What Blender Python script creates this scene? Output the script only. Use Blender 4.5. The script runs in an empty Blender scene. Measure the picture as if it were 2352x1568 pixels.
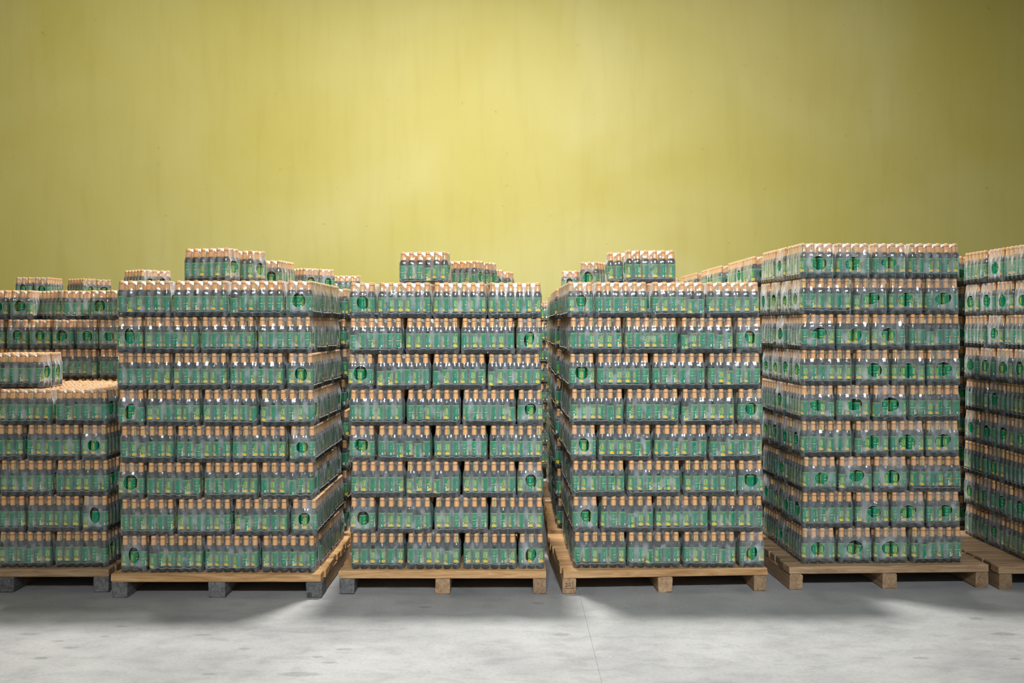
import bpy, math, random
import numpy as np
from mathutils import Vector, Matrix

random.seed(7)
RNG = np.random.default_rng(11)
PI = math.pi
scene = bpy.context.scene
COL = scene.collection

# ------------------------------------------------------------------ camera
EYE = 1.56
cam_d = bpy.data.cameras.new('camera')
cam_d.sensor_width = 36.0
cam_d.sensor_fit = 'HORIZONTAL'
cam_d.lens = 35.0
cam_d.shift_y = -38.0 / 2352.0
cam_d.clip_end = 200
cam = bpy.data.objects.new('camera', cam_d)
COL.objects.link(cam)
cam.location = (0, 0, EYE)
cam.rotation_euler = (PI / 2, 0, 0)
scene.camera = cam

# ------------------------------------------------------------------ world, lamps, exposure
world = bpy.data.worlds.new('world')
scene.world = world
world.use_nodes = True
wbg = world.node_tree.nodes['Background']
wbg.inputs['Color'].default_value = (0.84, 0.92, 1.0, 1)     # open loading doors behind the camera
wbg.inputs['Strength'].default_value = 0.26

def area_lamp(name, loc, size, power, color, aim=None, spread=180):
    d = bpy.data.lights.new(name, 'AREA')
    d.shape = 'DISK'
    d.size = size
    d.energy = power
    d.color = color
    d.spread = math.radians(spread)
    o = bpy.data.objects.new(name, d)
    COL.objects.link(o)
    o.location = loc
    if aim is not None:
        o.rotation_euler = (Vector(aim) - Vector(loc)).to_track_quat('-Z', 'Y').to_euler()
    return o

area_lamp('bay_and_fill_lamp', (-0.45, 7.5, 7.0), 0.75, 480, (1.0, 0.98, 0.94), spread=160)
area_lamp('bay_and_fill_lamp', (-4.4, 8.4, 7.4), 0.7, 120, (1.0, 0.97, 0.92))  # added fill that brightens the left of the back wall
area_lamp('bay_and_fill_lamp', (3.0, 8.6, 7.4), 0.7, 55, (1.0, 0.97, 0.92))  # added fill, evens out the light on the right of the back wall
for lx, lc in ((-0.7, (0.92, 0.96, 1.0)), (0.2, (0.90, 0.95, 1.0)), (1.1, (0.84, 0.92, 1.0))):
    area_lamp('front_fill_lamp', (lx, -2.4, 5.0), 0.26, 18, lc, aim=(lx * 1.2, 6.0, 1.35), spread=47)  # added fills aimed at the pack fronts, also giving specular dots
area_lamp('side_edge_fill', (8.9, 3.2, 2.6), 1.6, 35, (0.82, 0.90, 1.0), aim=(1.0, 6.0, 1.0))  # added cool fill for right-hand edge highlights; no door is there

scene.view_settings.view_transform = 'Standard'
scene.view_settings.look = 'None'
scene.view_settings.gamma = 1.0
scene.view_settings.use_curve_mapping = False
scene.view_settings.exposure = 0.45

# ------------------------------------------------------------------ materials
def new_mat(name):
    m = bpy.data.materials.new(name)
    m.use_nodes = True
    nt = m.node_tree
    return m, nt, nt.nodes, nt.links

def plain(name, col, rough=0.5, spec=0.5, coat=0.0, metal=0.0):
    m, nt, n, l = new_mat(name)
    b = n['Principled BSDF']
    b.inputs['Base Color'].default_value = (*col, 1)
    b.inputs['Roughness'].default_value = rough
    b.inputs['Specular IOR Level'].default_value = spec
    b.inputs['Coat Weight'].default_value = coat
    b.inputs['Metallic'].default_value = metal
    return m

def srgb(r, g, b):
    f = lambda c: (c / 255 / 12.92) if c / 255 <= 0.04045 else ((c / 255 + 0.055) / 1.055) ** 2.4
    return (f(r), f(g), f(b))

def noise(n, l, vec, scale, detail=4, rough=0.55, dist=0.0):
    t = n.new('ShaderNodeTexNoise')
    t.inputs['Scale'].default_value = scale
    t.inputs['Detail'].default_value = detail
    t.inputs['Roughness'].default_value = rough
    t.inputs['Distortion'].default_value = dist
    if vec is not None:
        l.new(vec, t.inputs['Vector'])
    return t.outputs['Fac']

def ramp(n, l, fac, stops):
    r = n.new('ShaderNodeValToRGB')
    cr = r.color_ramp
    while len(cr.elements) < len(stops):
        cr.elements.new(0.5)
    for e, (p, c) in zip(cr.elements, stops):
        e.position = p
        e.color = (*c, 1) if len(c) == 3 else c
    l.new(fac, r.inputs['Fac'])
    return r.outputs['Color']

def mapping(n, l, scale=(1, 1, 1), kind='Object', loc=(0, 0, 0)):
    tc = n.new('ShaderNodeTexCoord')
    mp = n.new('ShaderNodeMapping')
    mp.inputs['Scale'].default_value = scale
    mp.inputs['Location'].default_value = loc
    l.new(tc.outputs[kind], mp.inputs['Vector'])
    return mp.outputs['Vector']

def mix_col(n, l, fac, a, b, mode='MIX'):
    m = n.new('ShaderNodeMix')
    m.data_type = 'RGBA'
    m.blend_type = mode
    for sock, v in (('Factor', fac), ('A', a), ('B', b)):
        s = [i for i in m.inputs if i.name == sock and (i.type == 'RGBA' or sock == 'Factor')][0]
        if isinstance(v, (int, float)):
            s.default_value = v
        elif isinstance(v, tuple):
            s.default_value = (*v, 1)
        else:
            l.new(v, s)
    return [o for o in m.outputs if o.type == 'RGBA'][0]

def mth(n, l, op, a, b=None, c=None, clamp=False):
    m = n.new('ShaderNodeMath')
    m.operation = op
    m.use_clamp = clamp
    for i, v in enumerate((a, b, c)):
        if v is None:
            continue
        if isinstance(v, (int, float)):
            m.inputs[i].default_value = v
        else:
            l.new(v, m.inputs[i])
    return m.outputs[0]

def bump(n, l, height, strength, dist):
    b = n.new('ShaderNodeBump')
    b.inputs['Strength'].default_value = strength
    b.inputs['Distance'].default_value = dist
    l.new(height, b.inputs['Height'])
    return b.outputs['Normal']

# painted plaster wall
def make_wall_mat(name):
    m, nt, n, l = new_mat(name)
    b = n['Principled BSDF']
    v = mapping(n, l)
    big = noise(n, l, v, 0.42, 3, 0.5, 0.6)
    base = ramp(n, l, big, [(0.30, (0.445, 0.395, 0.100)), (0.52, (0.475, 0.430, 0.140)), (0.72, (0.51, 0.470, 0.190))])
    vs = mapping(n, l, (3.0, 3.0, 0.35))
    st = noise(n, l, vs, 2.2, 6, 0.62, 0.3)
    streak = ramp(n, l, st, [(0.33, (0.86, 0.83, 0.74)), (0.50, (1, 1, 1)), (0.75, (1.03, 1.03, 1.06))])
    c1 = mix_col(n, l, 0.28, base, streak, 'MULTIPLY')
    fl = noise(n, l, v, 9.0, 5, 0.7)
    fleck = ramp(n, l, fl, [(0.27, (0.62, 0.55, 0.35)), (0.33, (1, 1, 1))])
    c2 = mix_col(n, l, 0.45, c1, fleck, 'MULTIPLY')
    l.new(c2, b.inputs['Base Color'])
    b.inputs['Roughness'].default_value = 0.62
    b.inputs['Specular IOR Level'].default_value = 0.25
    fine = noise(n, l, v, 40, 6, 0.6)
    l.new(bump(n, l, fine, 0.12, 0.01), b.inputs['Normal'])
    return m

def make_floor_mat(name):
    m, nt, n, l = new_mat(name)
    b = n['Principled BSDF']
    v = mapping(n, l)
    big = noise(n, l, v, 0.9, 5, 0.6, 0.4)
    base = ramp(n, l, big, [(0.28, (0.27, 0.27, 0.27)), (0.50, (0.36, 0.358, 0.352)), (0.72, (0.43, 0.428, 0.42))])
    vs = mapping(n, l, (1.0, 1.7, 1.0))
    st = noise(n, l, vs, 5.5, 9, 0.72, 0.4)
    mott = ramp(n, l, st, [(0.30, (0.78, 0.78, 0.78)), (0.52, (1, 1, 1)), (0.74, (1.08, 1.08, 1.08))])
    c = mix_col(n, l, 0.85, base, mott, 'MULTIPLY')
    fine = noise(n, l, v, 55, 6, 0.7)
    spk = ramp(n, l, fine, [(0.30, (0.78, 0.78, 0.78)), (0.50, (1, 1, 1)), (0.72, (1.10, 1.10, 1.10))])
    c = mix_col(n, l, 0.7, c, spk, 'MULTIPLY')
    # oil spots: thresholded noise stretched sideways
    vo = mapping(n, l, (1.0, 2.3, 1.0), loc=(3.3, 1.7, 0))
    so = noise(n, l, vo, 3.1, 3, 0.5)
    spot = ramp(n, l, so, [(0.235, (0.50, 0.50, 0.50)), (0.285, (1, 1, 1))])
    c = mix_col(n, l, 0.9, c, spot, 'MULTIPLY')
    # individual stains: (x, y, half width, half depth, strength)
    nz = noise(n, l, v, 14, 5, 0.65)
    nzs = mth(n, l, 'MULTIPLY', mth(n, l, 'SUBTRACT', nz, 0.5), 2.2)
    tc = n.new('ShaderNodeTexCoord')
    acc = None
    px_spots = [(690, 1548, 0.125, 0.040), (792, 1491, 0.055, 0.024), (729, 1508, 0.035, 0.016), (976, 1394, 0.05, 0.03), (1233, 1385, 0.05, 0.03),
                (1290, 1457, 0.06, 0.03), (68, 1456, 0.07, 0.03), (131, 1472, 0.05, 0.022), (160, 1487, 0.06, 0.022), (241, 1461, 0.035, 0.02),
                (466, 1458, 0.06, 0.018), (480, 1548, 0.045, 0.022), (95, 1511, 0.05, 0.02), (279, 1438, 0.04, 0.02), (758, 1521, 0.05, 0.02),
                (2243, 1420, 0.05, 0.03), (2308, 1456, 0.09, 0.035), (2333, 1513, 0.04, 0.02), (2116, 1511, 0.05, 0.02), (560, 1490, 0.04, 0.02)]
    for qx, qy, hw, hd in px_spots:
        Y_ = EYE * 2287.0 / (qy - 746.0)
        X_ = (qx - 1176.0) * Y_ / 2287.0
        mp = n.new('ShaderNodeMapping')
        mp.inputs['Location'].default_value = (-X_ / hw / 1.15, -Y_ / hd / 1.15, 0)
        mp.inputs['Scale'].default_value = (1 / hw / 1.15, 1 / hd / 1.15, 0)
        l.new(tc.outputs['Object'], mp.inputs['Vector'])
        gr = n.new('ShaderNodeTexGradient')
        gr.gradient_type = 'SPHERICAL'
        l.new(mp.outputs['Vector'], gr.inputs['Vector'])
        acc = gr.outputs['Fac'] if acc is None else mth(n, l, 'MAXIMUM', acc, gr.outputs['Fac'])
    gate = mth(n, l, 'MULTIPLY', nzs, mth(n, l, 'MULTIPLY', acc, 1.0))
    sm = mth(n, l, 'ADD', acc, gate)
    pm = ramp(n, l, sm, [(0.22, (1, 1, 1)), (0.52, (0.52, 0.52, 0.51))])
    c = mix_col(n, l, 0.5, c, pm, 'MULTIPLY')
    l.new(c, b.inputs['Base Color'])
    rr = ramp(n, l, st, [(0.3, (0.42, 0.42, 0.42)), (0.7, (0.62, 0.62, 0.62))])
    l.new(rr, b.inputs['Roughness'])
    b.inputs['Specular IOR Level'].default_value = 0.35
    l.new(bump(n, l, fine, 0.18, 0.004), b.inputs['Normal'])
    return m

def make_wood(name, lo, mid, hi, rough=0.75):
    m, nt, n, l = new_mat(name)
    b = n['Principled BSDF']
    oi = n.new('ShaderNodeObjectInfo')
    tc = n.new('ShaderNodeTexCoord')
    mp = n.new('ShaderNodeMapping')
    mp.inputs['Scale'].default_value = (1.6, 14, 14)
    l.new(tc.outputs['Object'], mp.inputs['Vector'])
    ad = n.new('ShaderNodeVectorMath')
    ad.operation = 'ADD'
    sc = n.new('ShaderNodeVectorMath')
    sc.operation = 'SCALE'
    sc.inputs[0].default_value = (31, 17, 23)
    l.new(oi.outputs['Random'], sc.inputs['Scale'])
    l.new(mp.outputs['Vector'], ad.inputs[0])
    l.new(sc.outputs[0], ad.inputs[1])
    g = noise(n, l, ad.outputs[0], 2.4, 7, 0.65, 1.2)
    c = ramp(n, l, g, [(0.28, lo), (0.48, mid), (0.70, hi)])
    k = noise(n, l, ad.outputs[0], 0.9, 3, 0.5, 0.4)
    kn = ramp(n, l, k, [(0.27, (0.45, 0.36, 0.28)), (0.36, (1, 1, 1))])
    c = mix_col(n, l, 0.75, c, kn, 'MULTIPLY')
    tone = ramp(n, l, oi.outputs['Random'], [(0.0, (0.78, 0.77, 0.76)), (1.0, (1.12, 1.10, 1.06))])
    c = mix_col(n, l, 1.0, c, tone, 'MULTIPLY')
    l.new(c, b.inputs['Base Color'])
    b.inputs['Roughness'].default_value = rough
    b.inputs['Specular IOR Level'].default_value = 0.25
    l.new(bump(n, l, g, 0.5, 0.004), b.inputs['Normal'])
    return m

def make_film(name, base_haze):
    """shrink film: mostly clear, milky in patches, glossy, lets light glow through"""
    m, nt, n, l = new_mat(name)
    n.remove(n['Principled BSDF'])
    out = n['Material Output']
    oi = n.new('ShaderNodeObjectInfo')
    tc = n.new('ShaderNodeTexCoord')
    sc = n.new('ShaderNodeVectorMath')
    sc.operation = 'SCALE'
    sc.inputs[0].default_value = (13, 29, 7)
    l.new(oi.outputs['Random'], sc.inputs['Scale'])
    ad = n.new('ShaderNodeVectorMath')
    ad.operation = 'ADD'
    l.new(tc.outputs['Object'], ad.inputs[0])
    l.new(sc.outputs[0], ad.inputs[1])
    patch = noise(n, l, ad.outputs[0], 11, 2, 0.5, 0.6)
    pf = ramp(n, l, patch, [(0.50, (0, 0, 0)), (0.68, (1, 1, 1))])
    sp = n.new('ShaderNodeAttribute')
    sp.attribute_name = 'span'
    # milky where the film bridges the air between bottles, clear where it clings to them
    k1 = mth(n, l, 'ADD', mth(n, l, 'MULTIPLY', pf, 0.30), mth(n, l, 'MULTIPLY', oi.outputs['Random'], 0.10))
    k1 = mth(n, l, 'ADD', k1, 0.14)
    h = mth(n, l, 'ADD', mth(n, l, 'MULTIPLY', sp.outputs['Fac'], k1), base_haze)
    h = mth(n, l, 'ADD', h, mth(n, l, 'MULTIPLY', pf, 0.03))
    wr = noise(n, l, ad.outputs[0], 75, 3, 0.55, 1.0)
    nrm = bump(n, l, wr, 0.22, 0.002)
    # two-sided Schlick reflectance of a thin sheet
    geo = n.new('ShaderNodeNewGeometry')
    dt = n.new('ShaderNodeVectorMath')
    dt.operation = 'DOT_PRODUCT'
    l.new(geo.outputs['Incoming'], dt.inputs[0])
    l.new(nrm, dt.inputs[1])
    ic = mth(n, l, 'SUBTRACT', 1.0, mth(n, l, 'ABSOLUTE', dt.outputs['Value']), clamp=True)
    h = mth(n, l, 'MULTIPLY', h, mth(n, l, 'ADD', 1.0, mth(n, l, 'MULTIPLY', mth(n, l, 'POWER', ic, 2.0), 2.6)), clamp=True)
    dif = n.new('ShaderNodeBsdfDiffuse')
    dif.inputs['Color'].default_value = (0.82, 0.86, 0.89, 1)
    l.new(nrm, dif.inputs['Normal'])
    trl = n.new('ShaderNodeBsdfTranslucent')
    trl.inputs['Color'].default_value = (0.92, 0.92, 0.89, 1)
    mx = n.new('ShaderNodeMixShader')
    mx.inputs[0].default_value = 0.5
    l.new(dif.outputs[0], mx.inputs[1])
    l.new(trl.outputs[0], mx.inputs[2])
    trp = n.new('ShaderNodeBsdfTransparent')
    trp.inputs['Color'].default_value = (0.97, 0.98, 0.98, 1)
    m1 = n.new('ShaderNodeMixShader')
    l.new(h, m1.inputs[0])
    l.new(trp.outputs[0], m1.inputs[1])
    l.new(mx.outputs[0], m1.inputs[2])
    gl = n.new('ShaderNodeBsdfGlossy')
    gl.inputs['Roughness'].default_value = 0.11
    gl.inputs['Color'].default_value = (1, 1, 1, 1)
    l.new(nrm, gl.inputs['Normal'])
    fres = mth(n, l, 'ADD', mth(n, l, 'MULTIPLY', mth(n, l, 'POWER', ic, 5.0), 0.80), 0.038)
    m2 = n.new('ShaderNodeMixShader')
    l.new(fres, m2.inputs[0])
    l.new(m1.outputs[0], m2.inputs[1])
    l.new(gl.outputs[0], m2.inputs[2])
    l.new(m2.outputs[0], out.inputs['Surface'])
    return m

def make_film_edge(name):
    m, nt, n, l = new_mat(name)
    n.remove(n['Principled BSDF'])
    out = n['Material Output']
    dif = n.new('ShaderNodeBsdfDiffuse')
    dif.inputs['Color'].default_value = (0.86, 0.88, 0.86, 1)
    trl = n.new('ShaderNodeBsdfTranslucent')
    trl.inputs['Color'].default_value = (0.86, 0.88, 0.86, 1)
    mx = n.new('ShaderNodeMixShader')
    mx.inputs[0].default_value = 0.4
    l.new(dif.outputs[0], mx.inputs[1])
    l.new(trl.outputs[0], mx.inputs[2])
    trp = n.new('ShaderNodeBsdfTransparent')
    m1 = n.new('ShaderNodeMixShader')
    m1.inputs[0].default_value = 0.75
    l.new(trp.outputs[0], m1.inputs[1])
    l.new(mx.outputs[0], m1.inputs[2])
    l.new(m1.outputs[0], out.inputs['Surface'])
    return m

def make_bottle_mat(name):
    m, nt, n, l = new_mat(name)
    b = n['Principled BSDF']
    v = mapping(n, l)
    c = ramp(n, l, noise(n, l, v, 60, 3, 0.6), [(0.35, (0.004, 0.008, 0.007)), (0.7, (0.018, 0.026, 0.022))])
    l.new(c, b.inputs['Base Color'])
    b.inputs['Roughness'].default_value = 0.09
    l.new(bump(n, l, noise(n, l, v, 210, 2, 0.5, 0.3), 0.55, 0.004), b.inputs['Normal'])
    b.inputs['Specular IOR Level'].default_value = 0.75
    b.inputs['Coat Weight'].default_value = 0.5
    b.inputs['Coat Roughness'].default_value = 0.05
    return m

def make_label_mat(name):
    m, nt, n, l = new_mat(name)
    b = n['Principled BSDF']
    v = mapping(n, l)
    c = ramp(n, l, noise(n, l, v, 30, 3, 0.5), [(0.35, (0.003, 0.160, 0.078)), (0.65, (0.006, 0.245, 0.122))])
    l.new(c, b.inputs['Base Color'])
    b.inputs['Roughness'].default_value = 0.28
    return m

M = {}
M['wall'] = make_wall_mat('yellow_green_plaster')
M['side_wall'] = make_wall_mat('yellow_green_plaster_side')
M['floor'] = make_floor_mat('worn_concrete')
M['joint'] = plain('joint_filler', (0.20, 0.20, 0.195), 0.9)
M['ceiling'] = plain('grey_roof_sheet', (0.30, 0.30, 0.29), 0.7)
M['wood'] = make_wood('pine_plank', (0.30, 0.155, 0.062), (0.50, 0.285, 0.125), (0.66, 0.42, 0.21))
M['wood_old'] = make_wood('aged_plank', (0.17, 0.10, 0.055), (0.32, 0.205, 0.115), (0.45, 0.31, 0.185))
M['wood_grey'] = make_wood('grey_weathered_block', (0.060, 0.060, 0.060), (0.13, 0.13, 0.128), (0.22, 0.22, 0.215))
M['ink'] = plain('stamp_ink', (0.085, 0.05, 0.03), 0.8)
M['bottle'] = make_bottle_mat('dark_drink_bottle')
M['label'] = make_label_mat('green_label')
M['cap'] = plain('tan_cap', srgb(228, 166, 98), 0.42, 0.4, 0.15)
M['cap_dark'] = plain('tan_cap_groove', srgb(112, 62, 24), 0.6)
M['cap_green'] = plain('cap_green_stripe', srgb(52, 120, 62), 0.5)
M['cap_cream'] = plain('cap_cream_stripe', srgb(226, 214, 168), 0.5)
M['gold'] = plain('print_gold', srgb(214, 204, 84), 0.4)
M['lime'] = plain('print_lime', srgb(88, 170, 36), 0.4)
M['yellow'] = plain('print_yellow', srgb(240, 200, 40), 0.4)
M['orange'] = plain('print_orange', srgb(232, 120, 48), 0.4)
M['red'] = plain('print_red', srgb(206, 56, 40), 0.4)
M['white'] = plain('print_white', srgb(228, 232, 226), 0.45)
M['pale'] = plain('print_pale_green', srgb(140, 196, 160), 0.45)
M['grey'] = plain('print_grey', srgb(110, 116, 112), 0.5)
M['film'] = make_film('shrink_film', 0.068)
M['film_edge'] = make_film_edge('shrink_film_fold')

# ------------------------------------------------------------------ mesh helpers
class Geo:
    """quad soup with material slots"""
    def __init__(self):
        self.v = []; self.f = []; self.m = []; self.s = []; self.a = []
    def add(self, verts, faces, mat, smooth=True, attr=None):
        o = len(self.v)
        self.a += list(attr) if attr is not None else [0.0] * len(verts)
        self.v += [tuple(p) for p in verts]
        self.f += [tuple(i + o for i in q) for q in faces]
        self.m += [mat] * len(faces)
        self.s += [smooth] * len(faces)
    def merge(self, g):
        o = len(self.v)
        self.v += g.v
        self.f += [tuple(i + o for i in q) for q in g.f]
        self.m += g.m; self.s += g.s; self.a += g.a
    def mesh(self, name):
        mats = []
        for k in self.m:
            if k not in mats:
                mats.append(k)
        me = bpy.data.meshes.new(name)
        me.from_pydata(self.v, [], self.f)
        for k in mats:
            me.materials.append(M[k])
        me.polygons.foreach_set('material_index', [mats.index(k) for k in self.m])
        me.polygons.foreach_set('use_smooth', self.s)
        if max(self.a) > 0:
            at = me.attributes.new('span', 'FLOAT', 'POINT')
            at.data.foreach_set('value', self.a)
        me.update()
        return me

def revolve(g, prof, seg, mat, cap_top=True, cap_bot=False, a0=0.0, a1=2 * PI, smooth=True):
    full = abs(a1 - a0 - 2 * PI) < 1e-6
    n = seg if full else seg + 1
    vs = []
    for r, z in prof:
        for i in range(n):
            a = a0 + (a1 - a0) * i / seg
            vs.append((r * math.cos(a), r * math.sin(a), z))
    fs = []
    for j in range(len(prof) - 1):
        for i in range(seg):
            i2 = (i + 1) % n
            fs.append((j * n + i, j * n + i2, (j + 1) * n + i2, (j + 1) * n + i))
    g.add(vs, fs, mat, smooth)
    def disc(base, rev):
        o = []
        lo, hi = 0, seg - 1
        while hi - lo >= 3:
            q = (base + lo, base + lo + 1, base + hi - 1, base + hi)
            o.append(q[::-1] if rev else q)
            lo += 1; hi -= 1
        return o
    if full and cap_top:
        g.add([vs[(len(prof) - 1) * n + i] for i in range(n)], disc(0, False), mat, False)
    if full and cap_bot:
        g.add([vs[i] for i in range(n)], disc(0, True), mat, False)

def obj(name, me, parent=None, loc=(0, 0, 0), rz=0.0):
    o = bpy.data.objects.new(name, me)
    COL.objects.link(o)
    if parent is not None:
        o.parent = parent
    o.location = loc
    if rz:
        o.rotation_euler = (0, 0, rz)
    return o

def tag(o, label=None, cat=None, group=None, kind=None):
    if label: o['label'] = label
    if cat: o['category'] = cat
    if group: o['group'] = group
    if kind: o['kind'] = kind
    return o

def box_mesh(name, sx, sy, sz, mat, bev=0.004, jit=0.0):
    """bevelled box, x centred, y centred, z from 0; long planks get slightly uneven ends"""
    hx, hy = sx / 2, sy / 2
    b = bev
    vs, fs = [], []
    def ring(x, y, z):
        return [(-x, -y, z), (x, -y, z), (x, y, z), (-x, y, z)]
    rings = [ring(hx - b, hy - b, 0), ring(hx, hy, b), ring(hx, hy, sz - b), ring(hx - b, hy - b, sz)]
    for r in rings:
        for p in r:
            vs.append(tuple(c + random.uniform(-jit, jit) for c in p))
    for j in range(3):
        for i in range(4):
            i2 = (i + 1) % 4
            fs.append((4 * j + i, 4 * j + i2, 4 * j + 4 + i2, 4 * j + 4 + i))
    fs.append((3, 2, 1, 0)); fs.append((12, 13, 14, 15))
    g = Geo(); g.add(vs, fs, mat, False)
    return g.mesh(name)

# ------------------------------------------------------------------ the building
WALL_Y = 11.7
def slab(name, x0, x1, y0, y1, z0, z1, mat, parent=None, kind='structure'):
    g = Geo()
    vs = [(x, y, z) for z in (z0, z1) for y in (y0, y1) for x in (x0, x1)]
    fs = [(0, 2, 3, 1), (4, 5, 7, 6), (0, 1, 5, 4), (1, 3, 7, 5), (3, 2, 6, 7), (2, 0, 4, 6)]
    g.add(vs, fs, mat, False)
    o = obj(name, g.mesh(name), parent)
    if kind and parent is None:
        o['kind'] = kind
    return o

floor = slab('floor', -9.2, 9.2, -3.0, WALL_Y + 0.2, -0.2, -0.0016, 'joint')
JX = 0.392
slab('floor_slab', -9.2, JX - 0.0010, -3.0, WALL_Y + 0.2, -0.0016, 0.0, 'floor', floor)
slab('floor_slab', JX + 0.0010, 9.2, -3.0, WALL_Y + 0.2, -0.0016, 0.0, 'floor', floor)
slab('wall_back', -9.2, 9.2, WALL_Y, WALL_Y + 0.2, 0, 8.4, 'wall')
slab('wall_left', -9.4, -9.2, -3.0, WALL_Y + 0.2, 0, 8.4, 'side_wall')
slab('wall_right', 9.2, 9.4, -3.0, WALL_Y + 0.2, 0, 8.4, 'side_wall')
slab('ceiling', -9.4, 9.4, -3.0, WALL_Y + 0.2, 8.4, 8.5, 'ceiling')

# ------------------------------------------------------------------ pallets
PW, PD = 1.20, 1.02
DECK_T, LEG_H = 0.045, 0.092
PALLET_H = DECK_T + LEG_H
SLATS = 10
SLAT_W = 0.0905
plank = {}
def plank_set(k):
    if k not in plank:
        plank[k] = [box_mesh('slat', PW, SLAT_W, DECK_T, k, 0.004, 0.0022) for _ in range(5)]
    return plank[k]
beam = {}
def beam_mesh(k, w, L):
    key = (k, w, L)
    if key not in beam:
        # beam along local X so that the grain follows it
        beam[key] = [box_mesh('stringer', L, w, LEG_H, k, 0.006, 0.003) for _ in range(3)]
    return beam[key]

def pallet(cx, y0, rot, label, wood='wood', legs=('wood', 'wood', 'wood'), group='wooden pallets under the stacks'):
    """front edge centre at (cx, y0)"""
    t = bpy.data.objects.new('wooden_pallet', None)
    COL.objects.link(t)
    t.location = (cx, y0, 0)
    t.rotation_euler = (0, 0, rot)
    tag(t, label, 'pallet', group)
    pitch = (PD - SLAT_W) / (SLATS - 1)
    for i in range(SLATS):
        o = obj('slat', random.choice(plank_set(wood)), t,
                (random.uniform(-0.008, 0.008), SLAT_W / 2 + i * pitch, LEG_H), random.uniform(-0.006, 0.006))
    for k in range(3):
        w = 0.075 + 0.008 * (k % 2)
        x = (k - 1) * (PW / 2 - w / 2 - 0.002)
        body = 'wood_old' if legs[k] == 'wood_grey' else legs[k]
        y_in = 0.14 if legs[k] == 'wood_grey' else 0.004
        o = obj('stringer', random.choice(beam_mesh(body, w, PD - y_in)), t, (x, y_in + (PD - y_in) / 2, 0), PI / 2)
        if legs[k] == 'wood_grey':
            o = obj('block', random.choice(beam_mesh('wood_grey', w + 0.012, 0.138)), t, (x * 0.992, 0.071, 0), PI / 2)
            o['label'] = 'grey weathered end block'
    return t

# ------------------------------------------------------------------ bottle
P = 0.0525          # bottle pitch inside a pack
BH = 0.2045         # bottle height
def body_prof():
    p = [(0.0180, 0.0006), (0.0228, 0.0020), (0.0240, 0.0075), (0.0230, 0.0115), (0.0241, 0.0155), (0.0231, 0.0195),
         (0.0241, 0.0240), (0.0233, 0.0280), (0.0240, 0.0320), (0.0234, 0.0345), (0.0234, 0.1180), (0.0242, 0.1205),
         (0.0241, 0.1270), (0.0230, 0.1345), (0.0203, 0.1425), (0.0166, 0.1490), (0.0142, 0.1530), (0.0126, 0.1570), (0.0122, 0.1900)]
    return [(r * 0.925 if z < 0.14 else (r * 0.95 if z < 0.15 else r), z) for r, z in p]
def cap_geo(seg=18):
    g = Geo()
    revolve(g, [(0.0146, 0.1515), (0.0149, 0.1545), (0.0146, 0.1680), (0.0141, 0.1810), (0.0146, 0.1838), (0.0143, 0.1850)], seg, 'cap', False)
    revolve(g, [(0.0143, 0.1850), (0.0127, 0.1860), (0.0127, 0.1880), (0.0141, 0.1890)], seg, 'cap_dark', False)
    revolve(g, [(0.0141, 0.1888), (0.0139, 0.2000), (0.0134, 0.2030), (0.0120, BH)], seg, 'cap', True)
    for a, w, mat in ((0.0, 0.30, 'cap_green'), (0.40, 0.12, 'cap_cream'), (0.62, 0.10, 'cap_green')):
        revolve(g, [(0.0151, 0.1520), (0.0148, 0.1680), (0.0143, 0.1805)], 3, mat, False, a0=a, a1=a + w)
        revolve(g, [(0.0143, 0.1892), (0.0141, 0.2000)], 3, mat, False, a0=a, a1=a + w)
    return g

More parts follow.
